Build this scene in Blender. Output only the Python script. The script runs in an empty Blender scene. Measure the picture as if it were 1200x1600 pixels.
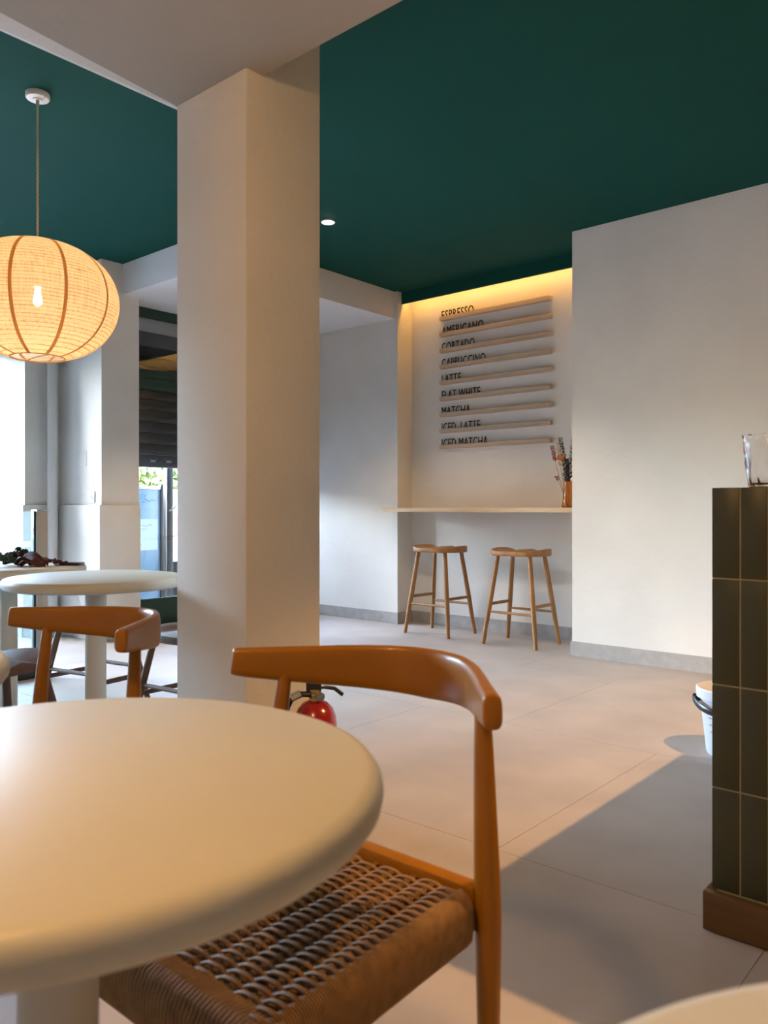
import bpy, bmesh, math, random
from mathutils import Vector, Matrix
random.seed(7)
PI = math.pi
S = bpy.context.scene
C = S.collection

# ------------------------------------------------------------------ camera
F_PX, HORIZON = 1240.0, 795.0
YAW = math.atan2(0.6525, 0.7577)
cd = bpy.data.cameras.new('camera'); cam = bpy.data.objects.new('camera', cd); C.objects.link(cam)
cam.location = (0, 0, 1.0); cam.rotation_euler = (PI/2, 0, YAW)
cd.sensor_fit = 'VERTICAL'; cd.sensor_height = 36.0; cd.lens = F_PX/1600*36.0
cd.shift_y = (HORIZON-800)/1600
cd.clip_start = 0.02; cd.clip_end = 300
cd.dof.use_dof = True; cd.dof.focus_distance = 5.2; cd.dof.aperture_fstop = cd.lens/4.2
S.camera = cam

# ------------------------------------------------------------------ world, exposure
w = bpy.data.worlds.new('sky'); S.world = w; w.use_nodes = True
nt = w.node_tree; nt.nodes.clear()
sky = nt.nodes.new('ShaderNodeTexSky'); sky.sky_type = 'NISHITA'; sky.sun_disc = False
sky.sun_elevation = math.radians(38); sky.sun_rotation = math.radians(214); sky.dust_density = 1.5
hs = nt.nodes.new('ShaderNodeHueSaturation'); hs.inputs['Saturation'].default_value = 1.0
bg = nt.nodes.new('ShaderNodeBackground'); bg.inputs['Strength'].default_value = 5.9
wo = nt.nodes.new('ShaderNodeOutputWorld')
nt.links.new(sky.outputs[0], hs.inputs['Color']); nt.links.new(hs.outputs[0], bg.inputs[0]); nt.links.new(bg.outputs[0], wo.inputs[0])
S.view_settings.view_transform = 'Standard'; S.view_settings.look = 'None'
S.view_settings.gamma = 1.0; S.view_settings.exposure = 1.1; S.view_settings.use_curve_mapping = False

def portal(name, loc, sy, sz):
    l = bpy.data.lights.new(name, 'AREA'); l.shape = 'RECTANGLE'; l.size = sz; l.size_y = sy
    l.cycles.is_portal = True
    o = bpy.data.objects.new(name, l); C.objects.link(o); o.location = loc; o.rotation_euler = (0, -PI/2, 0)
portal('daylight_portal', (-6.60, 1.335, 1.25), 3.05, 2.2)
portal('daylight_portal', (-5.70, 4.37, 1.35), 1.8, 2.5)

# ------------------------------------------------------------------ lamp settings
LANTERN_W, GLOBE_W, COUNTER_SPOT_W, CEIL_SPOT_W, COVE_W = 3.1, 30, 300, 66, 1.9
WARM = (1.0, 0.55, 0.20)

# ------------------------------------------------------------------ materials
def mat(name, col, rough=0.6, metal=0, noise=0, nscale=8, bump=0, bscale=60, spec=0.5, detail=4, coat=0):
    m = bpy.data.materials.new(name); m.use_nodes = True
    n = m.node_tree; b = n.nodes['Principled BSDF']
    b.inputs['Base Color'].default_value = (*col, 1); b.inputs['Roughness'].default_value = rough
    b.inputs['Metallic'].default_value = metal; b.inputs['Specular IOR Level'].default_value = spec
    b.inputs['Coat Weight'].default_value = coat
    if noise or bump:
        tc = n.nodes.new('ShaderNodeTexCoord')
    if noise:
        t = n.nodes.new('ShaderNodeTexNoise'); t.inputs['Scale'].default_value = nscale; t.inputs['Detail'].default_value = detail
        r = n.nodes.new('ShaderNodeValToRGB')
        r.color_ramp.elements[0].position = 0.3; r.color_ramp.elements[1].position = 0.7
        r.color_ramp.elements[0].color = (*[c*(1-noise) for c in col], 1)
        r.color_ramp.elements[1].color = (*[min(1, c*(1+noise)) for c in col], 1)
        n.links.new(tc.outputs['Object'], t.inputs['Vector']); n.links.new(t.outputs['Fac'], r.inputs[0]); n.links.new(r.outputs[0], b.inputs['Base Color'])
    if bump:
        t2 = n.nodes.new('ShaderNodeTexNoise'); t2.inputs['Scale'].default_value = bscale; t2.inputs['Detail'].default_value = 5
        bp = n.nodes.new('ShaderNodeBump'); bp.inputs['Strength'].default_value = bump; bp.inputs['Distance'].default_value = 0.01
        n.links.new(tc.outputs['Object'], t2.inputs['Vector']); n.links.new(t2.outputs['Fac'], bp.inputs['Height']); n.links.new(bp.outputs[0], b.inputs['Normal'])
    return m
def wood(name, c1, c2, rough=0.45, scale=(2, 2, 30), coat=0.0, axis=None):
    m = bpy.data.materials.new(name); m.use_nodes = True
    n = m.node_tree; b = n.nodes['Principled BSDF']; b.inputs['Roughness'].default_value = rough
    b.inputs['Coat Weight'].default_value = coat; b.inputs['Specular IOR Level'].default_value = .35
    tc = n.nodes.new('ShaderNodeTexCoord'); mp = n.nodes.new('ShaderNodeMapping'); mp.inputs['Scale'].default_value = scale
    t = n.nodes.new('ShaderNodeTexNoise'); t.inputs['Scale'].default_value = 2.5; t.inputs['Detail'].default_value = 6; t.inputs['Distortion'].default_value = 0.6
    r = n.nodes.new('ShaderNodeValToRGB'); r.color_ramp.elements[0].position = .3; r.color_ramp.elements[1].position = .72
    r.color_ramp.elements[0].color = (*c1, 1); r.color_ramp.elements[1].color = (*c2, 1)
    n.links.new(tc.outputs['Object'], mp.inputs[0]); n.links.new(mp.outputs[0], t.inputs['Vector'])
    n.links.new(t.outputs['Fac'], r.inputs[0]); n.links.new(r.outputs[0], b.inputs['Base Color'])
    return m
def emit(name, col, s):
    m = bpy.data.materials.new(name); m.use_nodes = True; n = m.node_tree; n.nodes.clear()
    e = n.nodes.new('ShaderNodeEmission'); e.inputs[0].default_value = (*col, 1); e.inputs[1].default_value = s
    o = n.nodes.new('ShaderNodeOutputMaterial'); n.links.new(e.outputs[0], o.inputs[0]); return m
def pane_glass(name, tint=(1, 1, 1), ior=1.45, rough=0.0, extra=0.0, extracol=(0.8, 0.85, 0.9)):
    # thin sheet glass: straight-through transmission and a Fresnel reflection
    m = bpy.data.materials.new(name); m.use_nodes = True; n = m.node_tree; n.nodes.clear()
    tr = n.nodes.new('ShaderNodeBsdfTransparent'); tr.inputs[0].default_value = (*tint, 1)
    gl = n.nodes.new('ShaderNodeBsdfGlossy'); gl.inputs['Roughness'].default_value = rough
    fr = n.nodes.new('ShaderNodeFresnel'); fr.inputs[0].default_value = ior
    mx = n.nodes.new('ShaderNodeMixShader'); o = n.nodes.new('ShaderNodeOutputMaterial')
    n.links.new(fr.outputs[0], mx.inputs[0]); n.links.new(tr.outputs[0], mx.inputs[1]); n.links.new(gl.outputs[0], mx.inputs[2])
    last = mx
    if extra:
        df = n.nodes.new('ShaderNodeBsdfTranslucent'); df.inputs[0].default_value = (*extracol, 1)
        m2 = n.nodes.new('ShaderNodeMixShader'); m2.inputs[0].default_value = extra
        n.links.new(mx.outputs[0], m2.inputs[1]); n.links.new(df.outputs[0], m2.inputs[2]); last = m2
    n.links.new(last.outputs[0], o.inputs[0]); return m

M = {}
M['plaster'] = mat('plaster', (.70, .675, .63), .85, noise=.05, nscale=2.2, bump=.22, bscale=28, spec=.2)
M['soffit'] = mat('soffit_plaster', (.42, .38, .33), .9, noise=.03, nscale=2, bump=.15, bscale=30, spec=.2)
M['white_ceiling'] = mat('white_ceiling', (.74, .74, .75), .9, bump=.05, spec=.2)
M['green_ceiling'] = mat('green_ceiling', (.006, .064, .050), .8, noise=.04, nscale=1.5, bump=.05, bscale=40, spec=.12)
M['tile_floor'] = mat('floor_tile', (.41, .352, .305), .55, noise=.10, nscale=3.0, bump=.05, bscale=120, spec=.35, detail=9)
M['grout_floor'] = mat('floor_grout', (.30, .26, .23), .9)
M['base_grey'] = mat('skirting_tile', (.36, .34, .32), .6, noise=.12, nscale=14, spec=.3, detail=8)
M['counter_tile'] = mat('counter_tile', (.052, .054, .028), .38, noise=.05, nscale=6, spec=.4)
M['counter_grout'] = mat('counter_grout', (.30, .27, .15), .9)
M['counter_body'] = mat('counter_body', (.3, .3, .26), .7)
M['oak'] = wood('oak', (.36, .19, .075), (.50, .29, .13), .5, (3, 3, 1))
M['oak_x'] = wood('oak_plank', (.62, .45, .27), (.74, .57, .38), .5, (1, 14, 14))
M['rail_wood'] = wood('rail_wood', (.44, .335, .235), (.54, .42, .30), .55, (1, 20, 20))
M['plinth_wood'] = wood('plinth_wood', (.085, .036, .005), (.125, .056, .009), .5, (1, 10, 16))
M['chair_wood'] = wood('chair_wood', (.28, .105, .001), (.33, .13, .002), .38, (2, 2, 2), .15)
M['stool_wood'] = wood('bar_stool_wood', (.30, .14, .045), (.44, .225, .085), .5, (6, 6, 1.5))
M['dark_stool_wood'] = wood('dark_stool_wood', (.09, .043, .025), (.15, .075, .042), .5, (6, 6, 1.5))
M['cord'] = mat('paper_cord', (.25, .135, .05), .6, noise=.2, nscale=60, spec=.4)
M['table'] = mat('table_laminate', (.60, .58, .49), .42, noise=.02, nscale=5, spec=.35)
M['table_leg'] = mat('table_leg_paint', (.55, .54, .48), .5)
M['letter'] = mat('letter_acrylic', (.012, .012, .014), .18, spec=.6)
M['dark_green'] = mat('green_frame_paint', (.008, .045, .03), .4)
M['black_metal'] = mat('black_metal', (.018, .02, .024), .35, metal=.0, spec=.6)
M['shutter'] = mat('shutter_slat', (.010, .011, .013), .45, noise=.15, nscale=10)
M['white_plastic'] = mat('white_plastic', (.78, .77, .74), .4)
M['pipe'] = mat('painted_pipe', (.62, .6, .57), .45)
M['cord_cable'] = mat('twisted_cable', (.66, .60, .44), .8)
M['chrome'] = mat('brushed_steel', (.6, .6, .6), .3, metal=1)
M['brass'] = mat('brass', (.6, .42, .16), .3, metal=1)
M['red'] = mat('extinguisher_red', (.28, .006, .008), .22, spec=.6, coat=.4)
M['post_paint'] = mat('balustrade_post_paint', (.42, .40, .36), .45)
M['bucket'] = mat('bucket_plastic', (.62, .66, .74), .4)
M['bucket_black'] = mat('bucket_handle', (.015, .015, .018), .3)
M['phone'] = mat('phone_glass', (.012, .012, .015), .12, spec=.6)
M['glass_door'] = pane_glass('door_glass', (.90, .93, .94), 1.5)
M['glass_window'] = pane_glass('window_glass', (.95, .97, .97), 1.45)
M['glass_bal'] = pane_glass('balustrade_glass', (.86, .94, .94), 1.5, extra=.06, extracol=(.7, .85, .85))
M['glass_frost'] = pane_glass('frosted_band', (.6, .68, .75), 1.45, extra=.6, extracol=(.6, .72, .85))
M['asphalt'] = mat('asphalt', (.16, .16, .165), .9, noise=.1, nscale=5)
M['pavement'] = mat('pavement', (.22, .22, .22), .9, noise=.1, nscale=4)
M['facade'] = mat('facade', (.13, .14, .15), .9, noise=.06, nscale=1)
M['car_white'] = mat('car_paint', (.2, .205, .21), .2, coat=.6)
M['car_glass'] = mat('car_glass', (.03, .05, .09), .08, spec=.8)
M['tyre'] = mat('tyre', (.02, .02, .02), .8)
M['car_red'] = mat('tail_lamp', (.7, .03, .05), .2)
M['bark'] = mat('bark', (.14, .10, .07), .9, noise=.2, nscale=10)
M['leaf_olive'] = mat('street_leaf', (.16, .2, .06), .7)
M['panel_blue'] = mat('pale_panel', (.12, .21, .29), .35, noise=.08, nscale=3)
M['paper'] = mat('paper', (.42, .50, .54), .8)
M['ink'] = mat('ink', (.12, .16, .2), .8)
M['euc'] = mat('eucalyptus_dark', (.02, .024, .022), .6)
M['euc_green'] = mat('eucalyptus_green', (.045, .085, .065), .55, noise=.3, nscale=40)
M['leaf_red'] = mat('dried_leaf_maroon', (.075, .018, .018), .6, noise=.3, nscale=30)
M['petal_orange'] = mat('petal_orange', (.62, .17, .02), .6)
M['petal_yellow'] = mat('petal_ochre', (.45, .28, .03), .6)
M['petal_pink'] = mat('petal_magenta', (.22, .025, .06), .6)
M['stem'] = mat('dried_stem', (.2, .12, .05), .7)
def amber():
    m = bpy.data.materials.new('amber_glass'); m.use_nodes = True; b = m.node_tree.nodes['Principled BSDF']
    b.inputs['Base Color'].default_value = (.90, .50, .16, 1); b.inputs['Transmission Weight'].default_value = .95
    b.inputs['Roughness'].default_value = .12; b.inputs['IOR'].default_value = 1.35; return m
M['amber'] = amber()
def clear_glass():
    m = bpy.data.materials.new('ridged_glass'); m.use_nodes = True; b = m.node_tree.nodes['Principled BSDF']
    b.inputs['Base Color'].default_value = (.97, .95, .95, 1); b.inputs['Transmission Weight'].default_value = 1
    b.inputs['Roughness'].default_value = .05; b.inputs['IOR'].default_value = 1.5; return m
M['clear_glass'] = clear_glass()
M['bulb'] = emit('bulb_glow', (1, .78, .48), 40)
M['spot_glow'] = emit('spot_glow', (1, .82, .58), 25)
M['globe_glow'] = emit('opal_globe_glow', (1, .70, .38), 5)
M['led'] = emit('led_strip_glow', (1, .50, .10), 8)
def shade_mat():
    m = bpy.data.materials.new('linen_shade'); m.use_nodes = True; n = m.node_tree; n.nodes.clear()
    tc = n.nodes.new('ShaderNodeTexCoord')
    mp = n.nodes.new('ShaderNodeMapping'); mp.inputs['Scale'].default_value = (5, 5, 150)
    t = n.nodes.new('ShaderNodeTexNoise'); t.inputs['Scale'].default_value = 1; t.inputs['Detail'].default_value = 3
    wv = n.nodes.new('ShaderNodeTexWave'); wv.wave_type = 'BANDS'; wv.bands_direction = 'Z'; wv.inputs['Scale'].default_value = 21
    wv.inputs['Distortion'].default_value = .8; wv.inputs['Detail Scale'].default_value = 3
    p = n.nodes.new('ShaderNodeMath'); p.operation = 'POWER'; p.inputs[1].default_value = 9
    mul = n.nodes.new('ShaderNodeMath'); mul.operation = 'MULTIPLY'; mul.inputs[1].default_value = .55
    mp2 = n.nodes.new('ShaderNodeMapping'); mp2.inputs['Scale'].default_value = (90, 90, 6)
    t2 = n.nodes.new('ShaderNodeTexNoise'); t2.inputs['Scale'].default_value = 1
    add = n.nodes.new('ShaderNodeMath'); add.operation = 'ADD'
    add2 = n.nodes.new('ShaderNodeMath'); add2.operation = 'ADD'
    r = n.nodes.new('ShaderNodeValToRGB'); r.color_ramp.elements[0].position = .75; r.color_ramp.elements[1].position = 1.55
    r.color_ramp.elements[1].position = 1.0; r.color_ramp.elements[0].position = .52
    r.color_ramp.elements[0].color = (.90, .70, .46, 1); r.color_ramp.elements[1].color = (.46, .27, .10, 1)
    sc = n.nodes.new('ShaderNodeMath'); sc.operation = 'MULTIPLY'; sc.inputs[1].default_value = .55
    tl = n.nodes.new('ShaderNodeBsdfTranslucent'); df = n.nodes.new('ShaderNodeBsdfDiffuse'); tp = n.nodes.new('ShaderNodeBsdfTransparent')
    m1 = n.nodes.new('ShaderNodeMixShader'); m1.inputs[0].default_value = .72
    m2 = n.nodes.new('ShaderNodeMixShader'); m2.inputs[0].default_value = .10
    o = n.nodes.new('ShaderNodeOutputMaterial')
    L = n.links.new
    L(tc.outputs['Object'], mp.inputs[0]); L(mp.outputs[0], t.inputs['Vector']); L(tc.outputs['Object'], wv.inputs['Vector'])
    L(tc.outputs['Object'], mp2.inputs[0]); L(mp2.outputs[0], t2.inputs['Vector'])
    L(wv.outputs['Fac'], p.inputs[0]); L(p.outputs[0], mul.inputs[0]); L(mul.outputs[0], add.inputs[0]); L(t.outputs['Fac'], add.inputs[1])
    L(add.outputs[0], add2.inputs[0]); L(t2.outputs['Fac'], add2.inputs[1]); L(add2.outputs[0], sc.inputs[0]); L(sc.outputs[0], r.inputs[0])
    L(r.outputs[0], tl.inputs[0]); L(r.outputs[0], df.inputs[0])
    L(df.outputs[0], m1.inputs[1]); L(tl.outputs[0], m1.inputs[2]); L(m1.outputs[0], m2.inputs[1]); L(tp.outputs[0], m2.inputs[2]); L(m2.outputs[0], o.inputs[0])
    return m
M['linen'] = shade_mat()
def seam_mat():
    m = bpy.data.materials.new('linen_seam'); m.use_nodes = True; n = m.node_tree; n.nodes.clear()
    t = n.nodes.new('ShaderNodeBsdfTranslucent'); t.inputs[0].default_value = (.72, .52, .30, 1)
    d = n.nodes.new('ShaderNodeBsdfDiffuse'); d.inputs[0].default_value = (.6, .38, .17, 1)
    x = n.nodes.new('ShaderNodeMixShader'); x.inputs[0].default_value = .8; o = n.nodes.new('ShaderNodeOutputMaterial')
    n.links.new(d.outputs[0], x.inputs[1]); n.links.new(t.outputs[0], x.inputs[2]); n.links.new(x.outputs[0], o.inputs[0]); return m
M['linen_seam'] = seam_mat()

# ------------------------------------------------------------------ mesh helpers
class MB:
    def __init__(s): s.v = []; s.f = []
    def add(s, v, f):
        b = len(s.v); s.v += [tuple(p) for p in v]; s.f += [tuple(i+b for i in q) for q in f]; return s
    def box(s, x0, x1, y0, y1, z0, z1, bev=0.0):
        if bev <= 0:
            return s.add([(x, y, z) for z in (z0, z1) for y in (y0, y1) for x in (x0, x1)],
                         [(0, 2, 3, 1), (4, 5, 7, 6), (0, 1, 5, 4), (2, 6, 7, 3), (0, 4, 6, 2), (1, 3, 7, 5)])
        bm = bmesh.new(); bmesh.ops.create_cube(bm, size=1)
        for v in bm.verts: v.co = ((x0+x1)/2+v.co.x*(x1-x0), (y0+y1)/2+v.co.y*(y1-y0), (z0+z1)/2+v.co.z*(z1-z0))
        bmesh.ops.bevel(bm, geom=bm.edges[:], offset=bev, segments=2, profile=.5, affect='EDGES')
        bm.verts.index_update()
        s.add([v.co[:] for v in bm.verts], [[v.index for v in f.verts] for f in bm.faces]); bm.free(); return s
    def lathe(s, prof, n=32, c=(0, 0, 0), capb=True, capt=True):
        v = []; f = []
        for r, z in prof:
            for k in range(n):
                a = 2*PI*k/n; v.append((c[0]+r*math.cos(a), c[1]+r*math.sin(a), c[2]+z))
        for i in range(len(prof)-1):
            for k in range(n):
                k2 = (k+1) % n; f.append((i*n+k, i*n+k2, (i+1)*n+k2, (i+1)*n+k))
        if capb: f.append(tuple(range(n-1, -1, -1)))
        if capt: f.append(tuple((len(prof)-1)*n+k for k in range(n)))
        return s.add(v, f)
    def tube(s, pts, rad, n=8, flat=None, up=Vector((0, 0, 1))):
        """sweep; rad = float, list of floats or list of (rx, ry); section x axis sideways, y axis along up"""
        pts = [Vector(p) for p in pts]; N = len(pts); v = []; f = []
        for i, p in enumerate(pts):
            t = (pts[min(i+1, N-1)]-pts[max(i-1, 0)]).normalized()
            u = up if abs(t.dot(up)) < .98 else Vector((1, 0, 0))
            sx = t.cross(u).normalized(); sy = sx.cross(t).normalized()
            r = rad[i] if isinstance(rad, list) else rad
            rx, ry = r if isinstance(r, (list, tuple)) else (r, r)
            for k in range(n):
                a = 2*PI*k/n; ca, sa = math.cos(a), math.sin(a)
                if flat:
                    e = 2.0/flat; ca = math.copysign(abs(ca)**e, ca); sa = math.copysign(abs(sa)**e, sa)
                v.append(p+sx*rx*ca+sy*ry*sa)
        for i in range(N-1):
            for k in range(n):
                k2 = (k+1) % n; f.append((i*n+k, i*n+k2, (i+1)*n+k2, (i+1)*n+k))
        f.append(tuple(range(n-1, -1, -1))); f.append(tuple((N-1)*n+k for k in range(n)))
        return s.add(v, f)
    def prism(s, poly, z0, z1):
        n = len(poly)
        v = [(x, y, z0) for x, y in poly]+[(x, y, z1) for x, y in poly]
        f = [tuple(range(n-1, -1, -1)), tuple(range(n, 2*n))]+[(i, (i+1) % n, n+(i+1) % n, n+i) for i in range(n)]
        return s.add(v, f)
    def mesh(s, name, m, smooth=True, ang=35):
        me = bpy.data.meshes.new(name); me.from_pydata(s.v, [], s.f); me.update()
        bm = bmesh.new(); bm.from_mesh(me); bmesh.ops.recalc_face_normals(bm, faces=bm.faces[:]); bm.to_mesh(me); bm.free()
        if m: me.materials.append(M[m] if isinstance(m, str) else m)
        if smooth:
            me.shade_smooth(); me.set_sharp_from_angle(angle=math.radians(ang))
        return me
    def build(s, name, m, parent=None, smooth=True, ang=35):
        o = bpy.data.objects.new(name, s.mesh(name, m, smooth, ang)); C.objects.link(o)
        if parent: o.parent = parent
        return o
def inst(name, me, parent=None, loc=(0, 0, 0), rz=0):
    o = bpy.data.objects.new(name, me); C.objects.link(o); o.location = loc; o.rotation_euler = (0, 0, rz)
    if parent: o.parent = parent
    return o
def empty(name, loc=(0, 0, 0), rz=0):
    o = bpy.data.objects.new(name, None); o.empty_display_size = .1; C.objects.link(o); o.location = loc; o.rotation_euler = (0, 0, rz); return o
def tag(o, label, cat, group=None):
    o['label'] = label; o['category'] = cat
    if group: o['group'] = group
    return o
def struct(o): o['kind'] = 'structure'; return o
def sbox(name, m, *a, parent=None, bev=0):
    o = MB().box(*a, bev=bev).build(name, m, parent, smooth=bev > 0)
    if not parent: struct(o)
    return o
def copy_tree(o, parent=None):
    c = o.copy(); C.objects.link(c)
    if parent: c.parent = parent
    for ch in list(o.children): copy_tree(ch, c)
    return c
def light(name, kind, loc, energy, col, radius=.03, parent=None, **kw):
    l = bpy.data.lights.new(name, kind); l.energy = energy; l.color = col
    if kind != 'AREA': l.shadow_soft_size = radius
    for k, v in kw.items(): setattr(l, k, v)
    o = bpy.data.objects.new(name, l); C.objects.link(o); o.location = loc
    if parent: o.parent = parent
    return o

# ------------------------------------------------------------------ the room
ZC, ZS, ZV = 2.89, 2.39, 2.655       # green ceiling, soffit, entrance ceiling
XD, YE, YM, YR = -5.74, 5.30, 5.50, 4.94
XJ, XR = -4.41, -2.56                # recess jambs
CX0, CX1, CY0, CY1 = -2.332, -1.960, 1.611, 1.937   # column
XE, YB, XW = 3.0, -2.4, -6.70

fl = sbox('floor', 'grout_floor', -7.0, XE+.2, YB-.2, 5.72, -.12, -.0015)
tm = {}
k = 0
rows = [(1.98+1.2*i, off) for i, off in zip(range(-4, 4), (0, .55, .2, .75, 0, .48, 1.02, .3))]
for y0, off in rows:
    x = -1.27+off-1.2*6
    while x < XE:
        a0, a1, b0, b1 = max(x, -6.68), min(x+1.2, XE), max(y0, YB), min(y0+1.2, 5.5)
        if a1-a0 > .05 and b1-b0 > .05:
            sbox('floor_tile', 'tile_floor', a0+.0009, a1-.0009, b0+.0009, b1-.0009, -.0014, 0, parent=fl)
        x += 1.2
sbox('ceiling', 'green_ceiling', XW-.2, XE+.2, YB-.2, 5.72, ZC, ZC+.15)
# soffit with a shallow splayed left edge
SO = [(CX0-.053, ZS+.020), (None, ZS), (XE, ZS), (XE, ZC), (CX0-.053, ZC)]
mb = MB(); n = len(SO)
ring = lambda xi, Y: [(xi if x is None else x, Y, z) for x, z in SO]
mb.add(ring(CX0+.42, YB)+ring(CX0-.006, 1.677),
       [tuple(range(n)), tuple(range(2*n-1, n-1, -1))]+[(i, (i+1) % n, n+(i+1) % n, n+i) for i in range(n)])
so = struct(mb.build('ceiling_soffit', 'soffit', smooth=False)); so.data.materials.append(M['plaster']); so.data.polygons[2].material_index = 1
sbox('column', 'plaster', CX0, CX1, CY0, CY1, 0, ZC, bev=.004)
# entrance box ceiling (white, lower) whose edges read as beams
sbox('ceiling_entrance', 'white_ceiling', XD-.3, -4.44, 3.33, YE+.1, ZV, ZC)
# walls
sbox('wall_right', 'plaster', XR, XE+.2, YR, 5.72, 0, ZC)
sbox('wall_menu', 'plaster', XJ-.02, XR+.02, YM, 5.72, 0, ZC)
sbox('wall_entrance', 'plaster', -6.1, XJ, YE, 5.72, 0, ZC)
sbox('wall_counter', 'plaster', XE, XE+.2, YB, YR, 0, ZC)
sbox('wall_back', 'plaster', XW-.2, XE+.2, YB-.2, YB, 0, ZC)
p = sbox('wall_pier', 'plaster', -6.4, -5.53, 3.15, 3.47, 0, ZC)
MB().box(-6.2, -5.505, 3.122, 3.47, .10, 1.03, bev=.004).build('dado', 'plaster', p)
p = sbox('wall_left', 'plaster', -6.9, -6.18, 2.87, 3.16, 0, ZC)
MB().box(-6.62, -6.155, 2.845, 3.122, .10, 1.03, bev=.004).build('dado', 'plaster', p)
p = sbox('wall_street', 'plaster', XW-.2, XW+.04, YB, -.2, 0, ZC)
MB().box(XW-.2, XW+.04, -.2, 2.87, 2.35, ZC).build('lintel', 'plaster', p, smooth=False)
MB().box(XW-.2, XW+.04, -.2, 2.87, 0, .12).build('sill', 'plaster', p, smooth=False)
# cove fascia
sbox('trim_1', 'green_ceiling', XJ, XR, 5.355, 5.375, 2.79, ZC)
# baseboards
BH = .098
sbox('baseboard_right', 'base_grey', XR-.008, XE, YR-.012, YR+.0, 0, BH)
sbox('baseboard_menu', 'base_grey', XJ+.0, XR, YM-.012, YM, 0, BH)
sbox('baseboard_entrance', 'base_grey', XD+.02, XJ+.012, YE-.012, YE, 0, BH)
sbox('baseboard_jamb', 'base_grey', XJ, XJ+.012, YE, YM-.012, 0, BH)
sbox('baseboard_pier', 'base_grey', -6.18, -5.495, 3.11, 3.122, 0, BH)
sbox('baseboard_street', 'base_grey', -5.505, -5.493, 3.122, 3.47, 0, BH)
sbox('baseboard_left', 'base_grey', -6.155, -6.142, 2.833, 3.10, 0, BH)
sbox('baseboard_reveal', 'base_grey', -6.62, -6.142, 2.833, 2.845, 0, BH)

# ------------------------------------------------------------------ shopfront door glazing (window_1)
w1 = struct(empty('window_1', (XD, 4.38, 0)))
def wbox(name, m, x0, x1, y0, y1, z0, z1, par=w1, bev=.004):
    return MB().box(x0-XD, x1-XD, y0-4.38, y1-4.38, z0, z1, bev=bev).build(name, m, par)
wbox('top_rail', 'dark_green', XD-.05, XD, 3.47, 5.30, 2.58, ZV)
wbox('transom', 'dark_green', XD-.05, XD+.02, 3.47, 5.30, 1.985, 2.075)
wbox('transom', 'dark_green', XD-.05, XD, 3.47, 5.30, 2.082, 2.15)
wbox('bottom_rail', 'dark_green', XD-.05, XD, 3.47, 5.30, .02, .255)
wbox('threshold', 'plinth_wood', XD-.06, XD+.10, 3.47, 5.30, 0, .02)
wbox('stile', 'dark_green', XD-.05, XD, 3.47, 3.53, .255, 2.58)
wbox('stile', 'dark_green', XD-.05, XD, 5.22, 5.30, .255, 2.58)
wbox('pane', 'glass_door', XD-.03, XD-.024, 3.53, 5.22, .255, 1.985, bev=0)
wbox('pane', 'glass_door', XD-.03, XD-.024, 3.53, 5.22, 2.15, 2.58, bev=0)
# big street window out of the picture on the left (window_2)
w2 = struct(empty('window_2', (XW, .83, 0)))
def w2box(name, m, y0, y1, z0, z1, bev=.004, x0=XW-.1, x1=XW-.04):
    return MB().box(x0-XW, x1-XW, y0-.83, y1-.83, z0, z1, bev=bev).build(name, m, w2)
w2box('top_rail', 'dark_green', -.2, 2.87, 2.27, 2.35); w2box('bottom_rail', 'dark_green', -.2, 2.87, .12, .2)
for y in (-.2, 1.31, 2.82): w2box('mullion', 'dark_green', y, y+.05, .2, 2.27)
for y in (-.15, 1.36): w2box('pane', 'glass_window', y, y+1.46, .2, 2.27, 0, XW-.075, XW-.069)

# roller shutter behind the door glass
sh = tag(empty('roller_shutter', (-6.03, 4.4, 1.36)), 'black roller shutter half lowered outside the glazed green door', 'shutter')
pitch = .095
mb = MB()
prof = [(0, 0), (.012, .006), (.02, .03), (.02, .06), (.012, .088), (0, .098), (-.006, .098), (-.006, 0)]
n = len(prof)
mb.add([(x, -.92, z) for x, z in prof]+[(x, .89, z) for x, z in prof],
       [tuple(range(n)), tuple(range(2*n-1, n-1, -1))]+[(i, (i+1) % n, n+(i+1) % n, n+i) for i in range(n)])
slat = mb.mesh('slat', 'shutter')
for i in range(9): inst('slat', slat, sh, (0, 0, .11+i*pitch))
bb = MB().box(-.02, .025, -.92, .89, 0, .108, bev=.004).build('bottom_bar', 'black_metal', sh)
for yy in (-.52, -.36):
    MB().box(.025, .03, yy, yy+.05, .045, .065, bev=.001).build('lock_plate', 'chrome', bb)
    MB().lathe([(.008, 0), (.008, .004)], 10, (.026, yy+(.06 if yy < -.4 else -.01), .07)).build('rivet', 'chrome', bb)
MB().box(-.20, .03, -.92, .89, .95, 1.165, bev=.01).build('shutter_box', 'black_metal', sh)
# exterior soffit/wall above the door so the shutter hangs from something
sbox('wall_facade', 'white_ceiling', -6.32, -6.05, 3.47, 5.30, 2.53, 3.4)

# ------------------------------------------------------------------ street outside
sbox('ground_pavement', 'pavement', -9.0, -6.9, -14, 22, -.2, -.06)
sbox('ground_step', 'pavement', -7.0, -5.8, 3.47, 5.6, -.2, -.005)
sbox('ground_road', 'asphalt', -30, -9.0, -14, 22, -.2, -.14)
bld = tag(empty('street_building', (-22, 4, -.14)), 'low building across the street behind the trees', 'building')
MB().box(-4, 0, -16, 16, 0, 4.3).build('wall', 'facade', bld, smooth=False)
for i in range(10):
    for j in range(1):
        y = -14.6+i*3.1; z = 1.6+j*3.3
        f_ = MB().box(0, .06, y, y+1.3, z, z+1.7).build('window_frame', 'white_plastic', bld, smooth=False)
        MB().box(.05, .08, y+.08, y+1.22, z+.08, z+1.62).build('pane', 'car_glass', f_, smooth=False)
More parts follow.
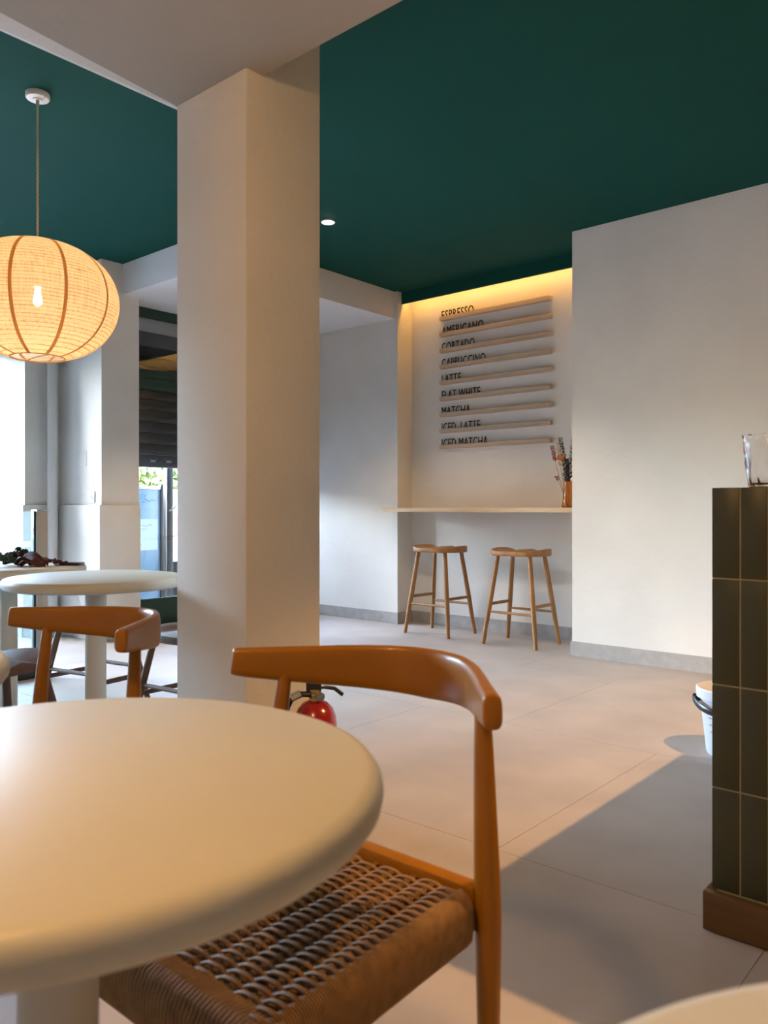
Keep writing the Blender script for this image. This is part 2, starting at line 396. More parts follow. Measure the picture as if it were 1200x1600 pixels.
# pale panel with notices just outside the door
pn = tag(empty('notice_panel', (-6.75, 4.42, 0)), 'pale blue outdoor panel with a paper notice beyond the door', 'notice board')
MB().box(-.03, 0, -.62, .05, .02, 1.19, bev=.003).build('board', 'panel_blue', pn)
MB().box(-.04, .015, .05, .085, 0, 1.24, bev=.003).build('frame_post', 'black_metal', pn)
MB().box(-.04, .015, -.655, -.62, 0, 1.24, bev=.003).build('frame_post', 'black_metal', pn)
MB().box(-.035, .01, -.62, .05, 1.19, 1.22, bev=.003).build('frame_rail', 'chrome', pn)
nt_ = MB().box(.0, .003, -.45, .02, .60, .90).build('notice', 'paper', pn, smooth=False)
random.seed(5)
mb = MB()
for zz, y0, y1 in ((.84, -.36, -.05), (.80, -.3, -.12), (.73, -.26, -.22), (.70, -.27, -.2), (.66, -.36, -.16)):
    y = y0
    while y < y1:
        mb.tube([(.0045, y, zz+random.uniform(-.012, .012)), (.0045, y+.022, zz+random.uniform(-.012, .012))], .0022, 4); y += .03
for zz, y0, y1 in ((1.13, -.40, -.12), (1.08, -.42, -.02)):
    y = y0
    while y < y1:
        mb.tube([(.0025, y, zz+random.uniform(-.018, .018)), (.0025, y+.025, zz+random.uniform(-.018, .018))], .003, 4); y += .03
mb.build('handwriting', 'ink', pn)['kind'] = 'stuff'
# black outer gate leaf
gt = tag(empty('outer_gate', (-6.45, 4.585, 0)), 'black metal gate leaf standing just outside the glazed door', 'gate')
MB().box(-.03, .03, -.26, -.19, 0, 1.46, bev=.004).build('stile', 'black_metal', gt)
MB().box(-.02, .02, -.19, .55, .02, .50, bev=.004).build('kick_panel', 'black_metal', gt)
MB().box(-.03, .03, .55, .63, 0, 1.46, bev=.004).build('stile', 'black_metal', gt)
MB().box(-.025, .025, -.19, .55, 1.38, 1.46, bev=.004).build('top_rail', 'black_metal', gt)
MB().tube([(.04, -.24, .98), (.05, -.2, 1.0), (.045, -.12, 1.08)], .008, 8).build('handle', 'chrome', gt)
# parked car
car = tag(empty('parked_car', (-10.9, 8.9, -.14)), 'white parked car with red tail lamp seen through the door', 'car')
def sect(z0, z1, hw0, hw1, y0, y1, y2, y3):
    return [(-hw0, y0, z0), (hw0, y0, z0), (hw0, y1, z0), (-hw0, y1, z0), (-hw1, y2, z1), (hw1, y2, z1), (hw1, y3, z1), (-hw1, y3, z1)]
HX = [(3, 2, 1, 0), (4, 5, 6, 7), (0, 1, 5, 4), (1, 2, 6, 5), (2, 3, 7, 6), (3, 0, 4, 7)]
def carpart(name, m, vs, bev, par=car):
    bm = bmesh.new(); vv = [bm.verts.new(v) for v in vs]
    for q in HX: bm.faces.new([vv[i] for i in q])
    bmesh.ops.recalc_face_normals(bm, faces=bm.faces[:])
    bmesh.ops.bevel(bm, geom=bm.edges[:], offset=bev, segments=3, profile=.5, affect='EDGES')
    bm.verts.index_update()
    o = MB().add([v.co[:] for v in bm.verts], [[v.index for v in f.verts] for f in bm.faces]).build(name, m, par, ang=60); bm.free(); return o
carpart('body', 'car_white', sect(.22, .92, .86, .84, -2.05, 2.05, -2.1, 2.0), .09)
carpart('roof', 'car_white', sect(1.36, 1.46, .62, .58, -1.35, .35, -1.25, .25), .03)
carpart('cabin', 'car_glass', sect(.88, 1.40, .80, .63, -2.0, 1.05, -1.42, .42), .04)
for sx in (-1, 1):
    carpart('tail_lamp', 'car_red', sect(.72, 1.02, .12, .08, -2.13, -1.86, -2.1, -1.8), .02).location.x = sx*.74
    for yy in (-1.25, 1.3):
        wh = MB().tube([(sx*.68, yy, .31), (sx*.88, yy, .31)], .31, 24).build('wheel', 'tyre', car)
        MB().tube([(sx*.87, yy, .31), (sx*.89, yy, .31)], .19, 16).build('hubcap', 'chrome', wh)
MB().box(-.8, .8, -2.16, -2.05, .30, .50, bev=.03).build('bumper', 'black_metal', car)
MB().box(-.26, .26, -2.165, -2.13, .56, .67, bev=.004).build('number_plate', 'white_plastic', car)
# street trees
def tree(loc, seed, label):
    random.seed(seed)
    t = tag(empty('street_tree', loc), label, 'tree', 'street trees')
    tr = MB(); lf = MB()
    def branch(p, d, r, ln, lev):
        pts = [p]; q = p
        for _ in range(3):
            d = (d+Vector((random.uniform(-.25, .25), random.uniform(-.25, .25), random.uniform(-.05, .2)))).normalized(); q = q+d*ln/3; pts.append(q)
        tr.tube(pts, [r, r*.85, r*.7, r*.5], 6)
        if lev == 0:
            for _ in range(22):
                c = q+Vector([random.gauss(0, .28) for _ in range(3)]); a = Vector([random.uniform(-1, 1) for _ in range(3)]).normalized()*.09; b = a.orthogonal().normalized()*.04
                lf.add([c-a, c+b, c+a, c-b], [(0, 1, 2, 3)])
            return
        for _ in range(4 if lev > 1 else 4):
            nd = (d+Vector((random.uniform(-1, 1), random.uniform(-1, 1), random.uniform(-.35, .7)))).normalized()
            branch(q if random.random() < .6 else pts[2], nd, r*.5, ln*.72, lev-1)
    branch(Vector((0, 0, 0)), Vector((0, 0, 1)), .11, .95, 4)
    tr.build('trunk', 'bark', t); o = lf.build('foliage', 'leaf_olive', t, smooth=False); o['kind'] = 'stuff'
tree((-13.0, 8.5, -.14), 3, 'bare-branched street tree behind the notice panel and parked car')

# ------------------------------------------------------------------ pipe, socket, plate
pp = tag(empty('wall_pipe', (-6.09, 3.05, 0)), 'vertical painted pipe in the wall corner beside the pier', 'pipe')
MB().lathe([(.04, 0), (.04, .73)], 20).build('lower_pipe', 'pipe', pp)
MB().lathe([(.046, .73), (.046, .745)], 20).build('joint_ring', 'pipe', pp)
MB().lathe([(.04, .745), (.04, ZC)], 20).build('upper_pipe', 'pipe', pp)
MB().box(-.07, .0, .02, .05, 1.40, 1.43, bev=.003).build('bracket', 'pipe', pp)
sk = tag(empty('wall_socket', (-5.66, 3.15, 1.09)), 'small white wall socket on the bright pier face', 'socket')
MB().box(-.04, .04, -.009, 0, -.045, .045, bev=.003).build('plate', 'white_plastic', sk)
MB().box(-.022, .022, -.012, -.008, -.022, .022, bev=.002).build('insert', 'pipe', sk)
for sx in (-.01, .01): MB().tube([(sx, -.0135, 0), (sx, -.010, 0)], .0035, 8).build('hole', 'black_metal', sk)
hp = tag(MB().box(-.09, .055, -.003, 0, -.06, .06, bev=.001).build('access_plate', 'plaster'), 'flush painted access plate on the pier above the socket', 'plate')
hp.location = (-5.80, 3.15, 1.39)

# ------------------------------------------------------------------ glass balustrade
bl = tag(empty('glass_balustrade', (-4.64, 2.245, 0)), 'frameless glass balustrade with a grey post at far left', 'balustrade')
po = MB().box(-.033, .033, -.033, .033, 0, .985, bev=.003).build('post', 'post_paint', bl)
MB().box(-.036, .036, -.036, .036, .985, .995, bev=.002).build('cap', 'chrome', po)
MB().box(-.02, .02, -.045, -.033, .0, .985, bev=.002).build('glass_channel', 'black_metal', bl)
MB().box(-.006, .006, -1.6, -.04, .06, .985).build('glass_panel', 'glass_bal', bl, smooth=False)
MB().box(.0062, .0072, -1.6, -.06, .775, .81).build('frosted_band', 'glass_frost', bl, smooth=False)
MB().box(-.03, .03, -1.6, -.05, 0, .06, bev=.003).build('base_shoe', 'black_metal', bl)
MB().box(-.033, .033, -1.66, -1.6, 0, .985, bev=.003).build('post', 'post_paint', bl)

# ------------------------------------------------------------------ menu rails and lettering
def X_at(px, Y):
    r = (px-600)/F_PX; X = r*.758-.6525; Yf = r*.6526+.7577
    return X/Yf*Y
XL, XRR = X_at(686, 5.455), X_at(859, 5.455)
prof = [(0, -.017), (-.042, -.017), (-.042, .017), (-.034, .017), (-.034, -.009), (-.012, -.009), (-.012, .017), (0, .017)]
mb = MB(); n = len(prof)
mb.add([(XL, y, z) for y, z in prof]+[(XRR-.02, y, z) for y, z in prof],
       [tuple(range(n)), tuple(range(2*n-1, n-1, -1))]+[(i, (i+1) % n, n+(i+1) % n, n+i) for i in range(n)])
railme = mb.mesh('ledge', 'rail_wood', smooth=False)
capme = MB().box(XRR-.02, XRR, -.042, 0, -.017, .017, bev=.001).mesh('end_cap', 'rail_wood')
words = [('ESPRESSO', 740), ('AMERICANO', 755.2), ('CORTADO', 741.3), ('CAPPUCCINO', 758.4), ('LATTE', 720), ('FLAT WHITE', 750.2),
         ('MATCHA', 734.7), ('ICED  LATTE', 750), ('ICED MATCHA', 762)]
names = ['espresso', 'americano', 'cortado', 'cappuccino', 'latte', 'flat white', 'matcha', 'iced latte', 'iced matcha']
ordn = ['topmost', 'second', 'third', 'fourth', 'fifth', 'sixth', 'seventh', 'eighth', 'lowest']
for i, (wd, px1) in enumerate(words):
    z = 2.626-i*.1372
    rl = tag(empty('menu_rail', (0, YM, z)), f'pale wooden menu rail holding the word {names[i]}, {ordn[i]} from above', 'rail', 'menu rails')
    inst('ledge', railme, rl); inst('end_cap', capme, rl)
    cu = bpy.data.curves.new('tmp', 'FONT'); cu.body = wd; cu.size = .1; cu.space_character = 1.08; cu.extrude = .0; cu.resolution_u = 3
    ob = bpy.data.objects.new('tmp', cu); C.objects.link(ob)
    dg = bpy.context.evaluated_depsgraph_get(); dg.update()
    me0 = bpy.data.meshes.new_from_object(ob.evaluated_get(dg))
    xs = [v.co.x for v in me0.vertices]; ys = [v.co.y for v in me0.vertices]
    bx0, bx1, by0, by1 = min(xs), max(xs), min(ys), max(ys)
    x0, x1 = X_at(690.3, 5.477), X_at(px1, 5.477); hgt = .077
    bm = bmesh.new(); bm.from_mesh(me0)
    r_ = bmesh.ops.extrude_face_region(bm, geom=bm.faces[:])
    for e in r_['geom']:
        if isinstance(e, bmesh.types.BMVert): e.co.z -= 1
    for v in bm.verts:
        cx, cy, cz = v.co
        v.co = ((cx-bx0)/(bx1-bx0)*(x1-x0)-(x1-x0)/2, cz*.004*-1-.002, (cy-by0)/(by1-by0)*hgt)
    bmesh.ops.recalc_face_normals(bm, faces=bm.faces[:])
    bpy.data.objects.remove(ob); bpy.data.curves.remove(cu); bpy.data.meshes.remove(me0)
    o = empty('menu_lettering', ((x0+x1)/2, YM-.023, z-.009))
    tag(o, f'black upright letters spelling {names[i]} standing in the {ordn[i]} menu rail', 'lettering', 'menu words')
    bm.verts.index_update(); todo = set(bm.verts)
    while todo:                                   # one part per letter
        st_ = [todo.pop()]; isl = {st_[0]}
        while st_:
            for e in st_.pop().link_edges:
                for q in e.verts:
                    if q not in isl: isl.add(q); st_.append(q)
        todo -= isl
        isl = list(isl); ix = {q: k for k, q in enumerate(isl)}
        fs = [[ix[q] for q in f_.verts] for f_ in bm.faces if f_.verts[0] in ix]
        MB().add([q.co[:] for q in isl], fs).build('letter', 'letter', o, smooth=False)
    bm.free()

# cove LED strip behind the fascia
ls = tag(empty('led_strip', (0, 5.40, 2.86)), 'warm glowing strip light hidden in the green cove above the menu', 'strip light')
MB().box(XJ+.02, XR-.02, -.012, .012, .012, .03).build('profile', 'white_plastic', ls, smooth=False)
MB().box(XJ+.02, XR-.02, -.008, .008, .006, .012).build('diffuser', 'led', ls, smooth=False)
al = light('strip_light', 'AREA', ((XJ+XR)/2, 0.0, .004), COVE_W, (1, .47, .09), parent=ls, shape='RECTANGLE', size=1.78, size_y=.016)

# ------------------------------------------------------------------ bar shelf
shf = tag(MB().box(XJ, XR, 5.09, YM, .974, 1.008, bev=.002).build('bar_shelf', 'oak_x'), 'long pale wooden bar shelf below the menu rails', 'shelf')

# ------------------------------------------------------------------ stools
def stool(name, H, m, aw=.215, ad=.165, foot=(.222, .172), tops=(.135, .105), str_z=(.24, .295), rleg=.0178, th=.05):
    st = empty(name)
    mb = MB(); NR, NA = 9, 48; v = []; f = []
    def rim(a, s):
        ca, sa = math.cos(a), math.sin(a); e = 2/3.0
        return (math.copysign(abs(ca)**e, ca)*aw*s, math.copysign(abs(sa)**e, sa)*ad*s)
    def ztop(x, y):
        fx = abs(x)/aw
        return H-.006+.010*fx**2-.030*math.exp(-((fx-.47)/.24)**2)*(.55+.45*(y/ad))-.010*max(0, -y/ad)
    for i in range(NR):
        s = (i+.02)/(NR-1) if i < NR-1 else 1
        for k in range(NA):
            x, y = rim(2*PI*k/NA, s*.985); v.append((x, y, ztop(x, y)))
    for s, dz in ((1.0, -.006), (1.0, -.02)):
        for k in range(NA):
            x, y = rim(2*PI*k/NA, s); v.append((x, y, ztop(x, y)+dz))
    for s in (1.0, .97, .0):
        for k in range(NA):
            x, y = rim(2*PI*k/NA, max(s, .02)); v.append((x, y, H-th+(.006 if s == 1.0 else 0)))
    nr = NR+5
    for i in range(nr-1):
        for k in range(NA):
            k2 = (k+1) % NA; f.append((i*NA+k, i*NA+k2, (i+1)*NA+k2, (i+1)*NA+k))
    f.append(tuple(range(NA))); f.append(tuple((nr-1)*NA+k for k in range(NA)))
    mb.add(v, f).build('seat', m, st, ang=50)
    def at(sx, sy, z):
        t = z/(H-th); return Vector((sx*(foot[0]+(tops[0]-foot[0])*t), sy*(foot[1]+(tops[1]-foot[1])*t), z))
    for sx in (-1, 1):
        for sy in (-1, 1):
            MB().tube([at(sx, sy, 0), at(sx, sy, (H-th)*.45), at(sx, sy, H-th+.012)], [rleg*.8, rleg*1.05, rleg*.9], 14).build('leg', m, st)
    for sy in (-1, 1):
        a, b = at(-1, sy, str_z[0]), at(1, sy, str_z[0])
        MB().tube([a, (a+b)/2, b], [.0085, .0105, .0085], 10).build('stretcher', m, st)
    for sx in (-1, 1):
        a, b = at(sx, -1, str_z[1]), at(sx, 1, str_z[1])
        MB().tube([a, (a+b)/2, b], [(.006, .011), (.007, .013), (.006, .011)], 10).build('stretcher', m, st)
    return st
bs = stool('bar_stool', .705, 'stool_wood')
bs.location = (-3.065, 5.115, 0)
tag(bs, 'brown wooden saddle bar stool nearer the vase end of the shelf', 'stool', 'bar stools')
b2 = copy_tree(bs); b2.location = (-3.825, 5.13, 0); b2.rotation_euler.z = math.radians(-2)
tag(b2, 'brown wooden saddle bar stool nearer the entrance end of the shelf', 'stool', 'bar stools')
ds = stool('low_stool', .455, 'dark_stool_wood', .20, .155, (.21, .17), (.135, .10), (.20, .16), .0165)
ds.location = (-2.99, 1.27, 0); ds.rotation_euler.z = math.radians(-75)
tag(ds, 'dark wooden low stool in front of the table carrying flowers', 'stool', 'low stools')
d2 = copy_tree(ds); d2.location = (-3.72, 2.08, 0); d2.rotation_euler.z = math.radians(10)
tag(d2, 'dark wooden low stool mostly hidden behind the leftmost chair backrest', 'stool', 'low stools')
d3 = copy_tree(ds); d3.location = (-3.03, 2.17, 0); d3.rotation_euler.z = math.radians(5)
tag(d3, 'dark wooden low stool half hidden by the column', 'stool', 'low stools')

# ------------------------------------------------------------------ tables
def table(R=.315, H=.75, t=.039):
    tb = empty('cafe_table')
    prof = [(.001, H-t), (R-.016, H-t), (R-.007, H-t+.003), (R-.002, H-t+.010), (R, H-t*.5), (R-.002, H-.010), (R-.007, H-.003), (R-.016, H), (.001, H)]
    MB().lathe(prof, 96).build('table_top', 'table', tb, ang=40)
    MB().lathe([(.037, .02), (.037, H-t-.006)], 32).build('pedestal', 'table_leg', tb)
    MB().lathe([(.10, H-t-.006), (.10, H-t)], 32).build('mounting_plate', 'table_leg', tb)
    MB().lathe([(.215, 0), (.215, .006), (.20, .012), (.06, .018), (.037, .03)], 48).build('base_plate', 'table_leg', tb, ang=30)
    return tb
t1 = table(); t1.location = (-.729, .371, 0); t1.scale = (.985, .985, 1)
tag(t1, 'large round cream pedestal table in the foreground by the cord-seat chair', 'table', 'pedestal tables')
for loc, lab, rr in (((-2.735, 1.535), 'round white pedestal table beside the column, behind the leftmost chair', 1.02),
                     ((-1.50, .325), 'round cream table cut off at the left frame edge', 1.0),
                     ((-3.545, 1.573), 'round white table far left carrying dried flowers and a phone', 1.03),
                     ((.125, .27), 'round cream table in the bottom right corner', 1.0)):
    c = copy_tree(t1); c.location = (*loc, 0); c.scale = (rr, rr, 1); tag(c, lab, 'table', 'pedestal tables')

# ------------------------------------------------------------------ elbow chairs with cord seats
def chair():
    ch = empty('elbow_chair')
    # back rail: boomerang arc, y = 0 at the arm ends, back towards +y
    ctl = [(-.279, -.008), (-.232, .045), (-.18, .105), (-.125, .162), (-.065, .202), (0, .216), (.065, .202), (.125, .162), (.18, .105), (.232, .045), (.279, -.008)]
    P = []
    for i in range(len(ctl)-1):     # Catmull-Rom
        p0 = Vector(ctl[max(i-1, 0)]); p1 = Vector(ctl[i]); p2 = Vector(ctl[i+1]); p3 = Vector(ctl[min(i+2, len(ctl)-1)])
        for q in range(5):
            t = q/5; P.append(.5*((2*p1)+(p2-p0)*t+(2*p0-5*p1+4*p2-p3)*t*t+(3*p1-p0-3*p2+p3)*t**3))
    P.append(Vector(ctl[-1])); N = len(P)
    pts = []; rads = []
    for i, q in enumerate(P):
        s = abs(i-(N-1)/2)/((N-1)/2)
        hh = .0455-.0205*s**1.4; ww = .0120+.0022*s
        top = .745
        pts.append((q.x, q.y, top-hh)); rads.append((ww, hh))
    e = 1.0
    pts2 = []; r2 = []
    for (p, r, off) in ((pts[0], rads[0], 0),):
        d = (Vector(pts[0])-Vector(pts[1])).normalized()
        pts2 += [tuple(Vector(p)+d*.006)]; r2 += [(r[0]*.72, r[1]*.84)]
        pts2 += [tuple(Vector(p)+d*.004)]; r2 += [(r[0]*.92, r[1]*.95)]
    pts2 += pts; r2 += rads
    d = (Vector(pts[-1])-Vector(pts[-2])).normalized()
    pts2 += [tuple(Vector(pts[-1])+d*.004), tuple(Vector(pts[-1])+d*.006)]; r2 += [(rads[-1][0]*.92, rads[-1][1]*.95), (rads[-1][0]*.72, rads[-1][1]*.84)]
    MB().tube(pts2, r2, 24, flat=3.2).build('backrest', 'chair_wood', ch, ang=50)
    YR_, YF_ = .040, -.405; WR, WF = .232, .250; ZS_ = .445
    for sx in (-1, 1):
        MB().tube([(sx*.236, .052, 0), (sx*.236, .048, .22), (sx*.238, .044, .40), (sx*.237, .043, .45), (sx*.228, .050, .58), (sx*.219, .059, .69), (sx*.218, .060, .700)],
                  [.0125, .0165, .0195, .0195, .0165, .013, .0125], 18).build('leg', 'chair_wood', ch)
        MB().tube([(sx*.240, YF_+.005, 0), (sx*.238, YF_+.015, .22), (sx*.234, YF_+.028, .385)], [.012, .0165, .018], 18).build('leg', 'chair_wood', ch)
        # side rail inside the cord wrapping
        MB().tube([(sx*(WR-.021), YR_, ZS_-.040), (sx*(WF-.023), YF_+.02, ZS_-.040)], (.014, .031), 12).build('side_rail', 'chair_wood', ch)
    MB().box(-.225, .225, YR_-.016, YR_+.014, ZS_-.045, ZS_+.003, bev=.007).build('rear_rail', 'chair_wood', ch)
    MB().tube([(-.235, YF_+.022, ZS_-.040), (.235, YF_+.022, ZS_-.040)], (.014, .031), 12).build('front_rail', 'chair_wood', ch)
    # woven paper-cord seat
    mb = MB(); rc = .00212
    NY, NX = 92, 10
    ys = [YF_+.03+(YR_-.028-YF_-.03)*j/(NY-1) for j in range(NY)]
    hw = lambda y: WF+(WR-WF)*(y-YF_)/(YR_-YF_)
    for j, y in enumerate(ys):
        W = hw(y)
        pair = (j//2) % 2
        path = []
        side = [(W-.034, ZS_-.078), (W-.012, ZS_-.078), (W-.003, ZS_-.066), (W, ZS_-.04), (W-.002, ZS_-.018), (W-.010, ZS_-.004), (W-.022, ZS_+.001)]
        inner = []
        nseg = NX*6
        for q in range(nseg+1):
            u = q/nseg; x = (-1+2*u)*(W-.036)
            sag = -.010*(1-(2*u-1)**2)
            cc = math.cos(u*NX*PI+PI*pair); zz = ZS_-.003+sag+.0050*math.copysign(abs(cc)**.6, cc)
            # drawn together in pairs towards the middle
            inner.append((x, zz))
        path = [(-x, z) for x, z in side]+inner+[(x, z) for x, z in reversed(side)]
        shift = (.0008 if j % 2 == 0 else -.0008)
        mb.tube([(x, y+shift*(1 if abs(x) < W-.03 else 0), z) for x, z in path], rc, 6, up=Vector((0, 1, 0)))
    for k in range(1, NX):
        u = k/NX
        for dx in (-.0026, .0026):
            path = []
            for q in range(24):
                y = YF_+.018+(YR_-.015-YF_-.018)*q/23
                x = (-1+2*u)*(hw(y)-.036)+dx
                path.append((x, y, ZS_-.0052-.010*(1-(2*u-1)**2)))
            mb.tube(path, .0022, 5, up=Vector((1, 0, 0)))
    NF = 66
    for k in range(NF):       # dense wrapping over the front rail
        x = (-1+2*(k+.5)/NF)*(WF-.012)
        y = YF_
        inn = YF_+.050
        mb.tube([(x, YF_+.034, ZS_-.078), (x, YF_+.012, ZS_-.078), (x, YF_+.003, ZS_-.066), (x, YF_, ZS_-.04), (x, YF_+.002, ZS_-.018), (x, YF_+.010, ZS_-.004), (x, YF_+.022, ZS_+.001), (x, inn, ZS_-.004)],
                rc*1.55, 6, up=Vector((1, 0, 0)))
    o = mb.build('woven_seat', 'cord', ch, ang=80); o['kind'] = 'stuff'; o['label'] = 'woven paper cord seat'
    # underside layer of cord closing the seat from below
    MB().prism([(-WF+.03, YF_+.03), (WF-.03, YF_+.03), (WR-.03, YR_-.02), (-WR+.03, YR_-.02)], ZS_-.035, ZS_-.028).build('seat_underside', 'cord', ch, smooth=False)
    return ch
c1 = chair(); c1.location = (-.880, .935, 0)
tag(c1, 'golden wooden elbow chair with woven cord seat in the foreground', 'chair', 'elbow chairs')
c2 = copy_tree(c1); c2.location = (-1.80, .93, 0); c2.rotation_euler.z = math.radians(-2)
tag(c2, 'golden wooden elbow chair at left, only its curved back visible', 'chair', 'elbow chairs')

# ------------------------------------------------------------------ tiled counter
KX0, KX1, KY0, KY1, KZ = -.644, 1.9, 1.95, 3.12, 1.05
ct = tag(empty('service_counter', (KX0, KY0, 0)), 'olive green tiled service counter on a wooden plinth at right', 'counter')
def cb(x0, x1, y0, y1, z0, z1, m, name, bev=0, par=ct):
    return MB().box(x0-KX0, x1-KX0, y0-KY0, y1-KY0, z0, z1, bev=bev).build(name, m, par, smooth=bev > 0)
cb(KX0+.0012, KX1, KY0+.0012, KY1, .088, KZ-.004, 'counter_grout', 'body')
cb(KX0+.02, KX1, KY0+.02, KY1-.02, KZ-.004, KZ, 'counter_body', 'worktop')
cb(KX0-.012, KX1, KY0-.030, KY0-.006, .004, .094, 'plinth_wood', 'plinth', .002)
cb(KX0-.012, KX0+.012, KY0-.006, KY1, .004, .094, 'plinth_wood', 'plinth', .002)
cb(KX0+.02, KX1, KY0+.02, KY1, 0, .088, 'black_metal', 'toe_base')
zr = [.095, .337, .583, .836, KZ]
tmesh = {}
def tile(w_, h_):
    k = (round(w_, 4), round(h_, 4))
    if k not in tmesh: tmesh[k] = MB().box(0, w_, -.007, 0, 0, h_, bev=.0012).mesh('tile', 'counter_tile')
    return tmesh[k]
g = .0034
for r in range(4):
    z0, z1 = zr[r], zr[r+1]
    x = KX0; first = True
    while x < KX1-.03:
        wd = .0655 if first else .0610; first = False
        inst('tile', tile(wd-g, z1-z0-g*(r < 3)), ct, (x-KX0, .007, z0))
        x += wd
    y = KY0+.010
    while y < KY1-.06:
        inst('tile', tile(.061-g, z1-z0-g*(r < 3)), ct, (.007, y+.061-g-KY0, z0), -PI/2)
        y += .061
# ridged glass on the counter
gl = tag(empty('ridged_glass', (-.55, 2.03, KZ)), 'clear rippled drinking glass on the tiled counter', 'glass')
mb = MB(); NA = 72; v = []; f = []
profo = [(.001, .0), (.030, 0), (.0335, .004), (.036, .03), (.039, .06), (.0425, .09), (.0455, .118), (.048, .126)]
profi = [(.0465, .126), (.0435, .116), (.040, .09), (.0365, .06), (.0335, .03), (.030, .012), (.001, .010)]
random.seed(11)
for r, z in profo+profi:
    for k in range(NA):
        a = 2*PI*k/NA; amp = .0026*min(1, z/.03)*(1 if z < .115 else .3)
        rr = r+amp*math.sin(9*a+3*math.sin(z*70))+amp*.6*math.sin(17*a+z*120)
        v.append((rr*math.cos(a), rr*math.sin(a), z))
NP = len(profo+profi)
for i in range(NP-1):
    for k in range(NA):
        k2 = (k+1) % NA; f.append((i*NA+k, i*NA+k2, (i+1)*NA+k2, (i+1)*NA+k))
f.append(tuple(range(NA))); f.append(tuple((NP-1)*NA+k for k in range(NA)))
mb.add(v, f).build('glass_body', 'clear_glass', gl, ang=70)

# ------------------------------------------------------------------ bucket
bk = tag(empty('bucket', (-1.035, 3.375, 0), math.radians(20)), 'pale bucket with black handle on the floor behind the counter', 'bucket')
MB().lathe([(.001, 0), (.092, 0), (.098, .01), (.122, .225), (.125, .23), (.136, .232), (.138, .268), (.132, .272), (.128, .266), (.119, .225), (.094, .012), (.001, .012)], 48).build('body', 'bucket', bk, ang=40)
pts = []
for i in range(17):
    a = PI*i/16
    pts.append((-.146*math.cos(a)*1.0, -.15*math.sin(a), .222-.035*math.sin(a)))
hd = MB().tube(pts, [(.006, .014)]*17, 10).build('handle', 'bucket_black', bk)
MB().tube([(-.05, -.143, .190), (0, -.152, .186), (.05, -.143, .190)], .012, 12).build('grip', 'bucket_black', hd)
for sx in (-1, 1): MB().tube([(sx*.12, 0, .222), (sx*.148, 0, .222)], .016, 14).build('pivot', 'bucket_black', bk)
MB().tube([(-.05, -.136, .272), (-.03, -.165, .280), (.03, -.165, .280), (.05, -.136, .272)], [(.012, .005)]*4, 8).build('spout', 'bucket', bk)
mk = MB()
for i in range(4):
    z_ = .10+i*.028; rr = .098+.024*(z_-.01)/.215
    for q in range(5 if i % 2 == 0 else 3):
        a = math.atan2(-.9, -.437)-math.radians(20)+(q-2)*.035
        x_, y_ = rr*math.cos(a), rr*math.sin(a); mk.box(x_-.003, x_+.003, y_-.003, y_+.003, z_, z_+.004)
mk.build('graduation_marks', 'white_plastic', bk, smooth=False)['kind'] = 'stuff'

# ------------------------------------------------------------------ fire extinguisher
fe = tag(empty('fire_extinguisher', (-1.815, 1.772, 0), math.radians(40)), 'red fire extinguisher standing on the floor against the column', 'extinguisher')
MB().lathe([(.060, 0), (.066, .004), (.066, .02), (.068, .022), (.069, .03), (.069, .315), (.066, .340), (.056, .364), (.040, .382), (.024, .390), (.018, .392)], 40).build('cylinder', 'red', fe, ang=45)
MB().lathe([(.0695, .14), (.0695, .27)], 40, capb=False, capt=False).build('label_band', 'white_plastic', fe)
vl = MB().lathe([(.018, .390), (.020, .392), (.020, .400), (.015, .404), (.015, .414), (.019, .418), (.019, .426)], 20).build('valve', 'brass', fe)
MB().tube([(.012, -.012, .408), (.022, -.030, .408)], .013, 18).build('gauge', 'chrome', vl)
MB().tube([(-.02, 0, .430), (.03, 0, .433), (.062, 0, .428), (.088, 0, .408)], [(.012, .006), (.012, .006), (.010, .006), (.008, .006)], 10).build('lower_lever', 'bucket_black', fe)
MB().tube([(-.025, 0, .446), (.03, 0, .460), (.09, 0, .485)], [(.012, .005), (.012, .006), (.010, .005)], 10).build('upper_lever', 'bucket_black', fe)
MB().box(-.028, .02, -.012, .012, .420, .462, bev=.003).build('lever_block', 'bucket_black', fe)
MB().tube([(-.014, 0, .409), (-.05, 0, .410), (-.08, 0, .388), (-.092, 0, .32), (-.085, 0, .22), (-.08, 0, .12)], .0095, 12).build('hose', 'bucket_black', fe)
MB().tube([(-.045, 0, .412), (-.075, .0, .398)], .013, 12).build('hose_collar', 'chrome', fe)

# ------------------------------------------------------------------ lantern pendant
LZ = 1.945
lp = tag(empty('lantern_pendant', (-3.555, 1.71, 0)), 'round linen lantern pendant glowing at upper left', 'pendant lamp')
prof = [(.001, ZC-.028), (.012, ZC-.030), (.020, ZC-.030), (.022, ZC-.026), (.048, ZC-.024), (.052, ZC-.018), (.052, ZC)]
rs = MB().lathe(prof, 36).build('ceiling_rose', 'white_plastic', lp)
for sx in (-.035, .035): MB().lathe([(.004, ZC-.027), (.004, ZC-.022)], 10, (sx, .012, 0)).build('screw', 'chrome', rs)
MB().lathe([(.004, ZC-.062), (.007, ZC-.052), (.008, ZC-.030)], 14).build('cord_grip', 'chrome', rs)
mb = MB()
for ph in (0, 2*PI/3, 4*PI/3):
    pts = []
    n = 110
    for i in range(n+1):
        z = ZC-.05-(ZC-.05-LZ-.12)*i/n; a = ph+z*2*PI/.06
        pts.append((.0032*math.cos(a), .0032*math.sin(a), z))
    mb.tube(pts, .0028, 6, up=Vector((1, 0, 0)))
mb.build('twisted_cable', 'cord_cable', lp)
NRIB = 10; RIB0 = YAW-PI/2+math.radians(-30)   # orientation of the first seam
RX, RZ = .352, .256
